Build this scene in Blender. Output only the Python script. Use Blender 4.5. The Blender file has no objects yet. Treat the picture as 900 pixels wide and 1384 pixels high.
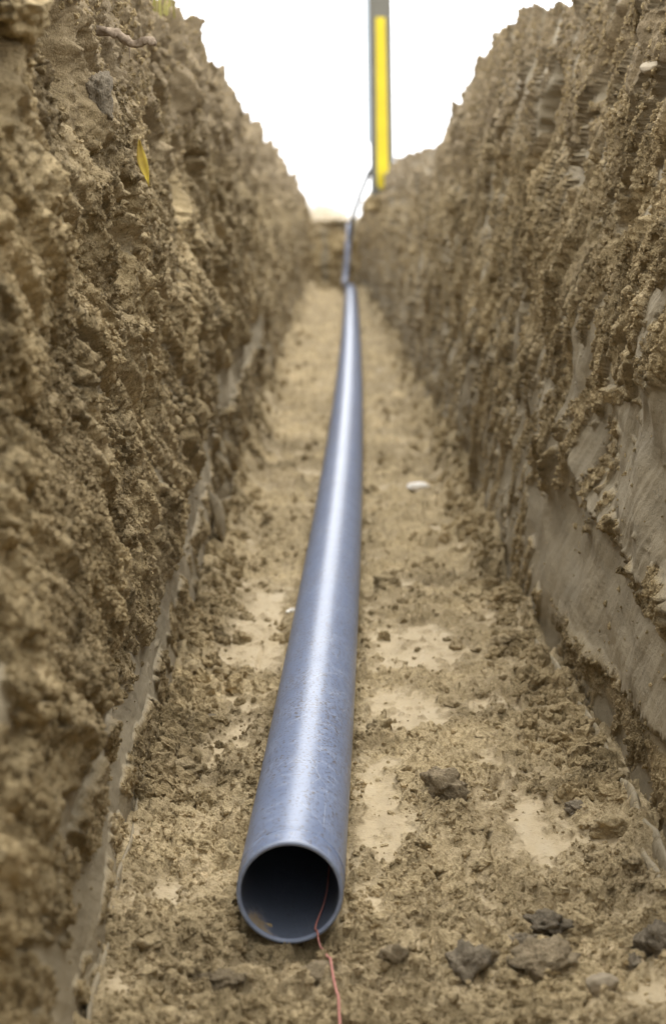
import bpy, bmesh, math, random
import numpy as np
from mathutils import Vector, Matrix, noise as mnoise

random.seed(7)
rng = np.random.default_rng(11)
SC = bpy.context.scene
COL = SC.collection

# ------------------------------------------------------------------ camera
cd = bpy.data.cameras.new('camera')
cam = bpy.data.objects.new('camera', cd)
COL.objects.link(cam)
cam.location = (0.0, 0.0, 0.728)
cam.rotation_euler = (math.radians(90) - math.atan(396 / 2600), 0, 0)
cd.sensor_fit = 'VERTICAL'
cd.sensor_height = 36.0
cd.sensor_width = 24.0
cd.lens = 36.0 * 2600 / 1384
cd.shift_x = 3 / 1384
cd.clip_start = 0.02
cd.clip_end = 2000
cd.dof.use_dof = True
cd.dof.focus_distance = 2.42
cd.dof.aperture_fstop = 6.0
SC.camera = cam

# ------------------------------------------------------------------ world, sun, exposure
SUN_EL, SUN_AZ = math.radians(62), math.radians(12)      # azimuth from +Y (down the trench) towards +X
w = bpy.data.worlds.new('World')
SC.world = w
w.use_nodes = True
wn, wl = w.node_tree.nodes, w.node_tree.links
wn.clear()
sky = wn.new('ShaderNodeTexSky')
sky.sky_type = 'NISHITA'
sky.sun_disc = False
sky.sun_elevation = SUN_EL
sky.sun_rotation = SUN_AZ
sky.air_density = 1.0
sky.dust_density = 2.0
sky.ozone_density = 1.0
hs = wn.new('ShaderNodeHueSaturation')
hs.inputs['Saturation'].default_value = 0.22
bg = wn.new('ShaderNodeBackground')
bg.inputs['Strength'].default_value = 0.15
wo = wn.new('ShaderNodeOutputWorld')
wl.new(sky.outputs[0], hs.inputs['Color'])
veil = wn.new('ShaderNodeMix')          # even overcast cloud in front of the clear sky
veil.data_type = 'RGBA'
veil.inputs[0].default_value = 0.8
veil.inputs[7].default_value = (9.9, 10.0, 10.2, 1)
wl.new(hs.outputs[0], veil.inputs[6])
wl.new(veil.outputs[2], bg.inputs['Color'])
wl.new(bg.outputs[0], wo.inputs['Surface'])
ld = bpy.data.lights.new('sun', 'SUN')
ld.energy = 0.9
ld.angle = math.radians(35)
ld.color = (1.0, 0.96, 0.9)
sun = bpy.data.objects.new('sun', ld)
COL.objects.link(sun)
sdir = Vector((math.sin(SUN_AZ) * math.cos(SUN_EL), math.cos(SUN_AZ) * math.cos(SUN_EL), math.sin(SUN_EL)))
sun.rotation_euler = (-sdir).to_track_quat('-Z', 'Y').to_euler()
SC.view_settings.view_transform = 'Standard'
SC.view_settings.look = 'None'
SC.view_settings.gamma = 1.0
SC.view_settings.exposure = 1.36
SC.render.engine = 'CYCLES'
SC.cycles.use_denoising = True
SC.cycles.max_bounces = 8
SC.cycles.diffuse_bounces = 4

# ------------------------------------------------------------------ helpers
def tag(o, label=None, cat=None, group=None, kind=None):
    if label: o['label'] = label
    if cat: o['category'] = cat
    if group: o['group'] = group
    if kind: o['kind'] = kind
    return o

def link(name, me, mat=None, parent=None, smooth=True):
    o = bpy.data.objects.new(name, me)
    COL.objects.link(o)
    if mat: me.materials.append(mat)
    if parent: o.parent = parent
    if smooth and len(me.polygons):
        me.polygons.foreach_set('use_smooth', np.ones(len(me.polygons), dtype=bool))
    return o

def mesh_np(name, V, Fq, k=4, attrs=None):
    """mesh from numpy vertices and k-gons"""
    me = bpy.data.meshes.new(name)
    n, m = len(V), len(Fq)
    me.vertices.add(n)
    me.vertices.foreach_set('co', np.ascontiguousarray(V, dtype=np.float32).ravel())
    me.loops.add(m * k)
    me.loops.foreach_set('vertex_index', np.ascontiguousarray(Fq, dtype=np.int32).ravel())
    me.polygons.add(m)
    me.polygons.foreach_set('loop_start', np.arange(0, m * k, k, dtype=np.int32))
    for an, av in (attrs or {}).items():
        a = me.attributes.new(an, 'FLOAT', 'POINT')
        a.data.foreach_set('value', np.ascontiguousarray(av, dtype=np.float32).ravel())
    me.update(calc_edges=True)
    return me

def grid_faces(nr, nc, flip=False):
    i = np.arange(nr * nc).reshape(nr, nc)
    a, b, c, d = i[:-1, :-1].ravel(), i[:-1, 1:].ravel(), i[1:, 1:].ravel(), i[1:, :-1].ravel()
    return np.stack((a, d, c, b) if flip else (a, b, c, d), 1)

def h2(ix, iy, s):
    x = (ix.astype(np.int64) * 374761393 + iy.astype(np.int64) * 668265263 + s * 1274126177) & 0xffffffff
    x = ((x ^ (x >> 13)) * 1274126177) & 0xffffffff
    x = x ^ (x >> 16)
    return (x & 0xffffff) / float(0xffffff)

def vnoise(x, y, s=0):
    """smooth gradient noise, about -1..1"""
    x0 = np.floor(x); y0 = np.floor(y)
    fx = x - x0; fy = y - y0
    ix = x0.astype(np.int64); iy = y0.astype(np.int64)
    def g(dx, dy):
        a = h2(ix + dx, iy + dy, s) * (2 * math.pi)
        return np.cos(a) * (fx - dx) + np.sin(a) * (fy - dy)
    u = fx * fx * fx * (fx * (fx * 6 - 15) + 10)
    v = fy * fy * fy * (fy * (fy * 6 - 15) + 10)
    a = g(0, 0); b = g(1, 0); c = g(0, 1); d = g(1, 1)
    return ((a + (b - a) * u) + ((c + (d - c) * u) - (a + (b - a) * u)) * v) * 1.5

def fbm(x, y, o=4, s=0, gain=0.5):
    r = 0; a = 1.0; t = 0
    for k in range(o):
        r = r + a * vnoise(x * 2 ** k + 17.3 * k, y * 2 ** k - 9.1 * k, s + k)
        t += a; a *= gain
    return r / t

def worley(x, y, s=0):
    """nearest distance, second nearest and the cell's random number"""
    x0 = np.floor(x).astype(np.int64); y0 = np.floor(y).astype(np.int64)
    f1 = np.full(x.shape, 9.0); f2 = np.full(x.shape, 9.0); cid = np.zeros(x.shape)
    for dx in (-1, 0, 1):
        for dy in (-1, 0, 1):
            cx = x0 + dx; cy = y0 + dy
            px = cx + h2(cx, cy, s); py = cy + h2(cx, cy, s + 5)
            d = (px - x) ** 2 + (py - y) ** 2
            m = d < f1
            f2 = np.where(m, f1, np.minimum(f2, d))
            cid = np.where(m, h2(cx, cy, s + 9), cid)
            f1 = np.where(m, d, f1)
    return np.sqrt(f1), np.sqrt(f2), cid

def sst(a, b, x):
    t = np.clip((x - a) / (b - a), 0, 1)
    return t * t * (3 - 2 * t)

def poly_sd(x, y, pts):
    """soft inside measure of a polygon: positive inside, in the units of the points"""
    inside = np.zeros(x.shape, bool); d = np.full(x.shape, 1e9)
    n = len(pts)
    for i in range(n):
        x1, y1 = pts[i]; x2, y2 = pts[(i + 1) % n]
        c = (y1 > y) != (y2 > y)
        xi = (x2 - x1) * (y - y1) / ((y2 - y1) if y2 != y1 else 1e-9) + x1
        inside ^= c & (x < xi)
        ex, ey = x2 - x1, y2 - y1
        t = np.clip(((x - x1) * ex + (y - y1) * ey) / (ex * ex + ey * ey), 0, 1)
        d = np.minimum(d, np.hypot(x - x1 - t * ex, y - y1 - t * ey))
    return np.where(inside, d, -d)

def spaced(y0, y1, k, lo):
    ys = [y0]
    while ys[-1] < y1:
        ys.append(ys[-1] + max(lo, k * ys[-1] ** 2))
    return np.array(ys)

# ------------------------------------------------------------------ materials
def new_mat(name):
    m = bpy.data.materials.new(name)
    m.use_nodes = True
    nt = m.node_tree
    return m, nt, nt.nodes['Principled BSDF']

def node(nt, t, **kw):
    n = nt.nodes.new(t)
    for k, v in kw.items():
        if k.startswith('_'): setattr(n, k[1:], v)
        else: n.inputs[k.replace('_', ' ')].default_value = v
    return n

def tex(nt, co, scale, detail=4, rough=0.55, vec_scale=None):
    n = nt.nodes.new('ShaderNodeTexNoise')
    n.inputs['Scale'].default_value = scale
    n.inputs['Detail'].default_value = detail
    n.inputs['Roughness'].default_value = rough
    if vec_scale:
        mp = nt.nodes.new('ShaderNodeMapping')
        mp.inputs['Scale'].default_value = vec_scale
        nt.links.new(co, mp.inputs['Vector']); co = mp.outputs[0]
    nt.links.new(co, n.inputs['Vector'])
    return n.outputs['Fac']

def ramp(nt, fac, stops):
    r = nt.nodes.new('ShaderNodeValToRGB')
    e = r.color_ramp.elements
    while len(e) < len(stops): e.new(0.5)
    for q, (p, c) in zip(e, stops):
        q.position = p; q.color = (c if len(c) == 4 else (*c, 1))
    nt.links.new(fac, r.inputs['Fac'])
    return r.outputs['Color']

def mix(nt, fac, a, b, mode='MIX'):
    n = nt.nodes.new('ShaderNodeMix')
    n.data_type = 'RGBA'; n.blend_type = mode
    for sock, v in ((n.inputs[0], fac), (n.inputs[6], a), (n.inputs[7], b)):
        if isinstance(v, (int, float)): sock.default_value = v
        elif isinstance(v, tuple): sock.default_value = (*v, 1)
        else: nt.links.new(v, sock)
    return n.outputs[2]

def math_n(nt, op, a, b=0.0, clamp=False):
    n = nt.nodes.new('ShaderNodeMath'); n.operation = op; n.use_clamp = clamp
    for s, v in ((n.inputs[0], a), (n.inputs[1], b)):
        if isinstance(v, (int, float)): s.default_value = v
        else: nt.links.new(v, s)
    return n.outputs[0]

def bump(nt, h, strength, dist, normal=None):
    b = nt.nodes.new('ShaderNodeBump')
    b.inputs['Strength'].default_value = strength
    b.inputs['Distance'].default_value = dist
    nt.links.new(h, b.inputs['Height'])
    if normal: nt.links.new(normal, b.inputs['Normal'])
    return b.outputs['Normal']

def soil(name, dark, mid, light, clay, clay2=None, top=None):
    """crumbly soil; the attribute 'clay' marks where a bucket has smeared it smooth, 'topsoil' marks humus"""
    m, nt, b = new_mat(name)
    co = nt.nodes.new('ShaderNodeNewGeometry').outputs['Position']
    n1 = tex(nt, co, 9, 5, 0.6)
    n2 = tex(nt, co, 75, 5, 0.65)
    n3 = tex(nt, co, 330, 3, 0.7)
    f = math_n(nt, 'ADD', math_n(nt, 'MULTIPLY', n1, 0.34), math_n(nt, 'ADD', math_n(nt, 'MULTIPLY', n2, 0.33), math_n(nt, 'MULTIPLY', n3, 0.33)))
    c = ramp(nt, f, ((0.39, dark), (0.50, mid), (0.61, light)))
    dv = ramp(nt, tex(nt, co, 3.2, 5, 0.6), ((0.34, (0.66, 0.65, 0.63)), (0.62, (1.15, 1.15, 1.15))))
    c = mix(nt, 1.0, c, dv, 'MULTIPLY')
    # dark humus flecks and pale mineral grains
    v = tex(nt, co, 160, 2, 0.5)
    c = mix(nt, ramp(nt, v, ((0.66, (0, 0, 0)), (0.74, (0.55, 0.55, 0.55)))), c, tuple(x * 0.35 for x in dark))
    v2 = tex(nt, co, 210, 2, 0.5)
    c = mix(nt, ramp(nt, v2, ((0.68, (0, 0, 0)), (0.76, (0.5, 0.5, 0.5)))), c, tuple(min(1, x * 1.35) for x in light))
    if top:
        at = node(nt, 'ShaderNodeAttribute', _attribute_name='topsoil')
        c = mix(nt, math_n(nt, 'MULTIPLY', at.outputs['Fac'], 0.75), c, mix(nt, n2, top, tuple(x * 1.9 for x in top)))
    a = node(nt, 'ShaderNodeAttribute', _attribute_name='clay')
    cc = ramp(nt, tex(nt, co, 22, 6, 0.6, (1, 0.3, 1)), ((0.3, tuple(x * 0.8 for x in clay)), (0.5, clay), (0.72, clay2 or tuple(x * 1.2 for x in clay))))
    cc = mix(nt, ramp(nt, v, ((0.62, (0, 0, 0)), (0.72, (0.5, 0.5, 0.5)))), cc, tuple(x * 0.5 for x in clay))
    c = mix(nt, math_n(nt, 'MULTIPLY', a.outputs['Fac'], 0.92), c, cc)
    nt.links.new(c, b.inputs['Base Color'])
    r = nt.nodes.new('ShaderNodeMapRange')
    r.inputs['To Min'].default_value = 0.95; r.inputs['To Max'].default_value = 0.75
    nt.links.new(a.outputs['Fac'], r.inputs['Value'])
    nt.links.new(r.outputs[0], b.inputs['Roughness'])
    b.inputs['Specular IOR Level'].default_value = 0.3
    inv = math_n(nt, 'SUBTRACT', 1.28, a.outputs['Fac'], True)
    h = math_n(nt, 'ADD', math_n(nt, 'MULTIPLY', n2, 1.0), math_n(nt, 'MULTIPLY', n3, 0.9))
    nt.links.new(bump(nt, math_n(nt, 'MULTIPLY', h, inv), 1.0, 0.006), b.inputs['Normal'])
    return m

M_WALL = soil('wall_soil', (0.172, 0.127, 0.063), (0.365, 0.275, 0.140), (0.55, 0.425, 0.240), (0.275, 0.228, 0.148), None, (0.150, 0.112, 0.064))
M_FLOOR = soil('floor_soil', (0.230, 0.172, 0.088), (0.420, 0.324, 0.176), (0.60, 0.473, 0.285), (0.40, 0.314, 0.185), (0.43, 0.350, 0.226))
M_GREY = soil('grey_clod', (0.145, 0.112, 0.064), (0.265, 0.206, 0.124), (0.39, 0.31, 0.195), (0.2, 0.175, 0.14))
M_DARK = soil('dark_clod', (0.10, 0.080, 0.052), (0.185, 0.150, 0.100), (0.30, 0.245, 0.165), (0.12, 0.105, 0.09))

def plain(name, col, rough, spec=0.4, col2=None, scale=60, bmp=0.0, stretch=None):
    m, nt, b = new_mat(name)
    co = nt.nodes.new('ShaderNodeTexCoord').outputs['Object']
    n = tex(nt, co, scale, 5, 0.6, stretch)
    c = ramp(nt, n, ((0.3, col), (0.7, col2 or tuple(x * 0.7 for x in col))))
    nt.links.new(c, b.inputs['Base Color'])
    b.inputs['Roughness'].default_value = rough
    b.inputs['Specular IOR Level'].default_value = spec
    if bmp: nt.links.new(bump(nt, n, 0.8, bmp), b.inputs['Normal'])
    return m

M_STONE = plain('pale_stone', (0.33, 0.275, 0.19), 0.85, 0.2, (0.25, 0.20, 0.13), 60, 0.002)
M_STONE2 = plain('dull_stone', (0.12, 0.102, 0.075), 0.85, 0.4, (0.08, 0.068, 0.05), 60, 0.002)
M_CHIP = plain('white_chip', (0.80, 0.76, 0.68), 0.6, 0.4, (0.62, 0.56, 0.46), 90, 0.001)
M_ROOT = plain('root_bark', (0.32, 0.25, 0.175), 0.95, 0.1, (0.15, 0.112, 0.075), 240, 0.003)
M_LEAF = plain('yellow_leaf', (0.50, 0.38, 0.05), 0.7, 0.2, (0.36, 0.25, 0.06), 45)
M_GRASS = plain('yellow_grass', (0.30, 0.27, 0.08), 0.8, 0.2, (0.22, 0.19, 0.06), 12)
M_DRY = plain('dry_grass', (0.60, 0.53, 0.42), 0.8, 0.2, (0.48, 0.42, 0.31), 8)
M_TWINE = plain('pink_twine', (0.50, 0.235, 0.195), 0.85, 0.2, (0.40, 0.155, 0.13), 300, 0.0006)
M_POST = plain('grey_post', (0.15, 0.145, 0.12), 0.7, 0.3, (0.11, 0.105, 0.09), 6)
M_YEL = plain('yellow_paint', (0.60, 0.48, 0.02), 0.6, 0.3, (0.50, 0.39, 0.02), 4)
M_STEEL = plain('pale_steel', (0.45, 0.52, 0.60), 0.4, 0.5, (0.38, 0.45, 0.52), 5)
M_CABLE = plain('dark_cable', (0.13, 0.145, 0.18), 0.5, 0.4, (0.10, 0.115, 0.15), 20)
M_HOSE = plain('blue_hose', (0.30, 0.33, 0.42), 0.4, 0.5, (0.24, 0.27, 0.36), 9)
M_TURF = plain('turf', (0.30, 0.24, 0.13), 0.95, 0.1, (0.20, 0.16, 0.08), 3, 0.02)

def pipe_material():
    m, nt, b = new_mat('grey_blue_plastic')
    co = nt.nodes.new('ShaderNodeTexCoord').outputs['Object']
    n1 = tex(nt, co, 14, 5, 0.6)
    c = ramp(nt, n1, ((0.3, (0.132, 0.168, 0.262)), (0.7, (0.172, 0.213, 0.315))))
    # long drag scratches and hazy scuffs
    sc = tex(nt, co, 60, 4, 0.7, (4.0, 0.12, 4.0))
    sm = ramp(nt, sc, ((0.58, (0, 0, 0)), (0.68, (1, 1, 1))))
    sc2 = tex(nt, co, 30, 6, 0.75, (1.0, 2.2, 0.6))
    sm2 = ramp(nt, sc2, ((0.52, (0, 0, 0)), (0.68, (1, 1, 1))))
    scuff = math_n(nt, 'ADD', math_n(nt, 'MULTIPLY', sm, 0.07), math_n(nt, 'MULTIPLY', sm2, 0.26), True)
    c = mix(nt, scuff, c, (0.40, 0.43, 0.50))
    # thin curved scratches
    wv = nt.nodes.new('ShaderNodeTexVoronoi'); wv.feature = 'DISTANCE_TO_EDGE'; wv.inputs['Scale'].default_value = 9
    wmp = nt.nodes.new('ShaderNodeMapping'); wmp.inputs['Scale'].default_value = (2.2, 0.9, 1.4); wmp.inputs['Rotation'].default_value = (0.4, 0.3, 0.6)
    nt.links.new(co, wmp.inputs['Vector']); nt.links.new(wmp.outputs[0], wv.inputs['Vector'])
    line = ramp(nt, wv.outputs['Distance'], ((0.0, (1, 1, 1)), (0.011, (0, 0, 0))))
    brk = ramp(nt, tex(nt, co, 11, 3, 0.6), ((0.47, (0, 0, 0)), (0.56, (1, 1, 1))))
    lm = math_n(nt, 'MULTIPLY', math_n(nt, 'MULTIPLY', line, brk), 0.34)
    c = mix(nt, lm, c, (0.58, 0.61, 0.66))
    wv2 = nt.nodes.new('ShaderNodeTexVoronoi'); wv2.feature = 'DISTANCE_TO_EDGE'; wv2.inputs['Scale'].default_value = 21
    wmp2 = nt.nodes.new('ShaderNodeMapping'); wmp2.inputs['Scale'].default_value = (1.0, .6, 2.6); wmp2.inputs['Rotation'].default_value = (1.1, .5, .2)
    nt.links.new(co, wmp2.inputs['Vector']); nt.links.new(wmp2.outputs[0], wv2.inputs['Vector'])
    brk2 = ramp(nt, tex(nt, co, 19, 3, 0.6), ((0.54, (0, 0, 0)), (0.62, (1, 1, 1))))
    c = mix(nt, math_n(nt, 'MULTIPLY', math_n(nt, 'MULTIPLY', ramp(nt, wv2.outputs['Distance'], ((0.0, (1, 1, 1)), (0.016, (0, 0, 0)))), brk2), 0.24), c, (0.50, 0.53, 0.58))
    # soil specks, thicker in a few patches
    sp = tex(nt, co, 240, 2, 0.5)
    pt = tex(nt, co, 7, 3, 0.6)
    spm = ramp(nt, math_n(nt, 'ADD', sp, math_n(nt, 'MULTIPLY', pt, 0.22)), ((0.69, (0, 0, 0)), (0.72, (1, 1, 1))))
    c = mix(nt, math_n(nt, 'MULTIPLY', spm, 0.8), c, (0.09, 0.07, 0.05))
    # mud smear: attribute painted on the pipe near the soil and inside the mouth
    at = node(nt, 'ShaderNodeAttribute', _attribute_name='mud')
    mm = ramp(nt, math_n(nt, 'ADD', math_n(nt, 'MULTIPLY', at.outputs['Fac'], 0.6), math_n(nt, 'MULTIPLY', tex(nt, co, 90, 5, 0.7), 0.6)), ((0.58, (0, 0, 0)), (0.80, (1, 1, 1))))
    c = mix(nt, math_n(nt, 'MULTIPLY', mm, 0.8), c, (0.33, 0.24, 0.12))
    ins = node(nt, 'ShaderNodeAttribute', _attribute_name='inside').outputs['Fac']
    c = mix(nt, math_n(nt, 'MULTIPLY', ins, math_n(nt, 'SUBTRACT', 0.9, mm)), c, (0.085, 0.100, 0.130))  # bore wall darkened in colour, standing in for the shade inside the pipe
    nt.links.new(c, b.inputs['Base Color'])
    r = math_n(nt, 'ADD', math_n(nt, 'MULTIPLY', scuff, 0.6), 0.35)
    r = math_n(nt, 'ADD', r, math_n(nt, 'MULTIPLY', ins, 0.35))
    r = math_n(nt, 'ADD', r, math_n(nt, 'MULTIPLY', mm, 0.4), True)
    nt.links.new(r, b.inputs['Roughness'])
    b.inputs['Specular IOR Level'].default_value = 0.5
    nt.links.new(bump(nt, math_n(nt, 'ADD', math_n(nt, 'MULTIPLY', sm2, 0.3), n1), 0.12, 0.003), b.inputs['Normal'])
    return m
M_PIPE = pipe_material()

# ------------------------------------------------------------------ shape of the trench
END = 19.4
FOOT_L = lambda y: np.interp(y, (-3, 1.0, 1.67, 2.24, 3.2, 4.5, 6.3, 15, 18, 19.8), (-.20, -.205, -.218, -.239, -.248, -.255, -.259, -.262, -.235, -.15))
FOOT_R = lambda y: np.interp(y, (-3, 2.0, 2.56, 3.15, 4.7, 8.5, 13, 16, 18, 19.8), (.375, .373, .374, .357, .352, .368, .373, .36, .32, .25))
CREST_L = lambda y: np.interp(y, (-3, 3, 5, 15, 17.5, 18.8, 19.6), (-.33, -.33, -.322, -.322, -.28, -.235, -.16))
CREST_R = lambda y: np.interp(y, (-3, 3, 5, 12, 14, 16, 18, 19.6), (.45, .45, .425, .42, .41, .375, .315, .25))
TOP_L = lambda y: np.interp(y, (-3, 3.8, 4.8, 5.3, 6.7, 7.0, 9.7, 11.8, 17.0, 18.4, 19.2, 19.8), (1.17, 1.14, 1.19, 1.15, 1.175, 1.135, 1.135, 1.15, 1.09, .97, .80, .70))
TOP_R = lambda y: np.interp(y, (-3, 3.8, 4.6, 5.4, 5.8, 6.3, 7.3, 8.0, 9.8, 13.0, 15, 16.5, 18, 19.2, 19.8), (1.13, 1.13, 1.20, 1.215, 1.19, 1.16, 1.07, 1.02, 1.06, 1.12, 1.07, 1.02, .93, .80, .70))

def side_surface(sgn, ys, n_wall, holes, clay_fn):
    """one trench side: wall from the floor to the crest, rounded crest, outer slope of thrown soil"""
    foot = FOOT_L(ys) if sgn < 0 else FOOT_R(ys)
    top = TOP_L(ys) if sgn < 0 else TOP_R(ys)
    crest = CREST_L(ys) if sgn < 0 else CREST_R(ys)
    t = np.linspace(-0.035, 1, n_wall)
    out = np.array([.06, .14, .25, .4, .6, .85, 1.0])
    Y = np.repeat(ys[:, None], n_wall + len(out), 1)
    X = np.empty_like(Y); Z = np.empty_like(Y)
    bend = np.clip(t, 0, 1) ** 1.4
    X[:, :n_wall] = foot[:, None] * (1 - bend)[None] + crest[:, None] * bend[None]
    Z[:, :n_wall] = top[:, None] * t[None]
    far = sgn * 1.9
    X[:, n_wall:] = crest[:, None] + (far - crest[:, None]) * out[None]
    Z[:, n_wall:] = top[:, None] + (0.64 - top[:, None]) * (out ** 0.8)[None]
    S = Z.copy(); S[:, n_wall:] = top[:, None] + np.abs(X[:, n_wall:] - crest[:, None])
    wallness = np.ones_like(Y); wallness[:, n_wall:] = 0.3
    # ---- relief, positive towards the inside of the trench
    wx = fbm(Y / .11, S / .11, 3, 301); wy = fbm(Y / .11 + 40, S / .11, 3, 305)
    Yw, Sw = Y + wx * .022, S + wy * .022
    kq = 2.0 if sgn < 0 else 1.15; nq = math.hypot(kq, 1)
    q = (Y * kq - S) / nq          # along the drag marks of the bucket
    r = (Y + S * kq) / nq          # across them
    big = fbm(Y / .75, S / .40, 3, 3 + int(sgn)) * .042 + fbm(Y / .28, S / .16, 3, 13 + int(sgn)) * .022
    drag = fbm(q / .55 + wx * .10, r / .055 + wy * .25, 4, 21 + int(sgn))
    drag_r = np.abs(fbm(q / .5, r / .09, 3, 41 + int(sgn)))
    lo_, hi_ = (-.20, .36) if sgn < 0 else (-.02, .50)
    soft = .9 if sgn < 0 else .50
    crumbly = (.30 if sgn < 0 else .16) + (.70 if sgn < 0 else .62) * sst(lo_, hi_, fbm(q / .30 + 9, r / .11, 4, 151 + int(sgn), .55))      # some places smooth, some lumpy
    hi = sst(.45, .95, S)
    dome = lambda d, k: np.clip(1 - (d * k) ** 2, 0, 1)
    d1, d2, c1 = worley(Yw / .16, Sw / .10, 5)
    clods = (np.clip(d2 - d1, 0, .35) / .35 * (c1 - .3)) * .042 * (.2 + .8 * hi) * soft
    d1, d2, c1 = worley(Yw / .062, Sw / .040, 7)
    clods = clods + np.clip(d2 - d1, 0, .3) / .3 * (c1 - .3) * .010 * crumbly
    d1, d2, c1 = worley(Yw / .022, Sw / .017, 17)
    fine = dome(d1, 1.35) * c1 ** 3 * .0075 * crumbly
    d1, d2, c1 = worley(Yw / .0115, Sw / .0085, 27)
    fine = fine + dome(d1, 1.3) * c1 ** 2 * .0052 * (.2 + .8 * crumbly)
    fine = fine + fbm(Y / .030, S / .013, 5, 61, .72) * .0115 * (.30 + .70 * crumbly)
    fine = fine + (np.abs(fbm(Y / .016, S / .008, 3, 67, .6)) - .2) * .007 * (.3 + .7 * crumbly)
    pits = -sst(.30, .62, fbm(Y / .17, S / .10, 4, 71 + int(sgn))) * (.050 + .030 * hi) * soft
    pits = pits - sst(.34, .60, fbm(Yw / .055, Sw / .04, 3, 81 + int(sgn))) * .020
    clay = clay_fn(Y, S, q, r, wx, wy)
    ribs = 1 - np.abs(fbm(q / .75 + wx * .2, r / .075 + wy * .2, 3, 161 + int(sgn))) * 2.2      # long torn ridges
    d_rough = drag * (.024 if sgn < 0 else .024) + (np.clip(ribs, -.3, 1) - .3) * (.015 if sgn < 0 else .013) + clods + fine + pits - .004
    d_clay = -.007 + fbm(q / 1.1, r / .010, 3, 91) * .0016 + fbm(Y / .3, S / .12, 2, 95) * .006 + drag * .006
    d = big + d_rough * (1 - clay) + d_clay * clay
    for (hy, hz, ry, rz, dep) in holes:
        ry, rz, dep = ry * 1.7, rz * 1.35, dep * 1.5
        qh, rh = (hy * kq - hz) / nq, (hy + hz * kq) / nq
        e = ((q - qh) / ry) ** 2 + ((r - rh) / (rz * 1.8)) ** 2 + fbm(Y / .05, S / .05, 3, 99) * .5
        d = d - dep * sst(1.15, .2, e)
    d = d * (.40 + .60 * np.maximum(sst(.04, .40, S), sst(3.4, 5.0, Y) * .8))
    if sgn > 0:
        ze = np.interp(Y, (1.5, 1.75, 2.135, 2.54, 2.8, 2.94, 3.05), (.20, .222, .260, .293, .305, .33, .37)) + fbm(Y / .05, S * 0, 4, 531, .6) * .010
        d = d + .016 * sst(ze - .002, ze + .004, S) * sst(ze + .16, ze + .02, S) * sst(3.08, 2.95, Y)
        zb = np.interp(Y, (1.5, 2.1, 2.4, 2.9, 3.2), (.13, .135, .118, .085, .07)) + fbm(Y / .022, S * 0, 4, 533, .7) * .026
        d = d - .012 * sst(zb + .002, zb - .003, S) * sst(3.2, 3.0, Y)
    d = d + clay * (fbm(Y / .03, S / .004, 3, 541) * .0009 - sst(.42, .6, fbm(Y / .03, S / .02, 3, 543)) * .0012)
    amp = np.where(wallness > .9, 1.0, .8)
    d = d * amp
    # crest: broken lumps along the edge
    lump = fbm(Y / .22, S * 0 + 3, 4, 111 + int(sgn)) * .045 + fbm(Y / .65, S * 0 + 7, 2, 115 + int(sgn)) * .045 + fbm(Y / .07, S / .06, 3, 121) * .013
    near_top = sst(.86, 1.0, Z / np.maximum(top[:, None], .01))
    X = X - sgn * d - sgn * lump * near_top * .3 + sgn * (.02 + .25 * d) * near_top
    Z = Z + lump * near_top * 1.0 + (d * .25) * near_top
    # tangential shift makes small overhangs
    Z = Z + wy * .005 * (1 - clay) ** 2
    topsoil = sst(.74, .98, Z + fbm(Y / .2, S / .2, 3, 131) * .12)
    return Y, X, Z, clay, topsoil

def ground_noise_mask(q, r, S, seed, lo, hi):
    n = fbm(q / .34, r / .06, 5, seed, .6)
    return sst(lo, hi, n)

def clay_left(Y, S, q, r, wx, wy):
    e = fbm(Y / .09, S / .028, 3, 401, .55)
    g = fbm(Y / .5, S / .13, 4, 403)
    band = lambda z0, z1, y0, y1, ph=0: np.minimum(np.minimum(S - z0 - (Y - 2.4) * ph, z1 + (Y - 2.4) * ph - S) / .02, np.minimum(Y - y0, y1 - Y) / .15)
    m = -9.
    m = np.maximum(m, band(.085, .165, 1.2, 3.5, .045))
    m = np.maximum(m, band(.02, .05, 1.2, 2.4, .0))
    m = np.maximum(m, band(.205, .26, 1.5, 2.1, .02))
    m = np.maximum(m, band(.10, .20, 3.3, 4.4, .04))
    m = np.maximum(m, band(.04, .10, 3.6, 4.9, .0))
    m = np.maximum(m, band(.22, .34, 4.6, 7.5, .01))
    low = sst(.42, .05, S) * .5 + sst(5, 12, Y) * .15
    nz = (fbm(q / .40, r / .045, 4, 407, .5) - .21 + low * .36) * 6
    m = np.maximum(np.clip(m, -3, 1.2), nz)
    return sst(-.1, .35, m + e * 1.3 + g * .5 - .2) * sst(.9, .55, S)

def clay_right(Y, S, q, r, wx, wy):
    e = fbm(Y / .11, S / .034, 2, 501, .5)
    p = poly_sd(Y, S * 3, [(1.5, .25), (2.1, .30), (2.5, .30), (2.75, .14), (3.1, .16), (3.5, .45), (3.6, .80), (3.0, .93), (2.55, .84), (2.1, .74), (1.5, .7)]) / .09
    p2 = poly_sd(Y, S * 3, [(1.5, .86), (2.1, .86), (2.5, .88), (2.8, 1.0), (2.75, 1.45), (2.3, 1.65), (1.5, 1.6)]) / .12
    low = sst(.75, .12, S)
    nz = (fbm(q / .42, r / .045, 4, 507, .5) - .11 + low * .30) * 6
    up = (fbm(q / .3, r / .035, 4, 511, .5) - .26) * 5
    m = np.maximum(np.maximum(np.clip(p, -3, 1.6), np.clip(p2, -3, .95)), np.maximum(nz, up))
    cut = band_cut(Y, S)
    return sst(-.1, .35, m + e * 1.2 - .2) * cut

def band_cut(Y, S):
    # the crumbly belt low on the right wall just above the clay lip
    z = .085 + fbm(Y / .12, S * 0, 3, 521) * .03
    return 1 - sst(.03, .0, np.abs(S - z) - .012) * sst(3.2, 2.9, Y) * .9

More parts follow.
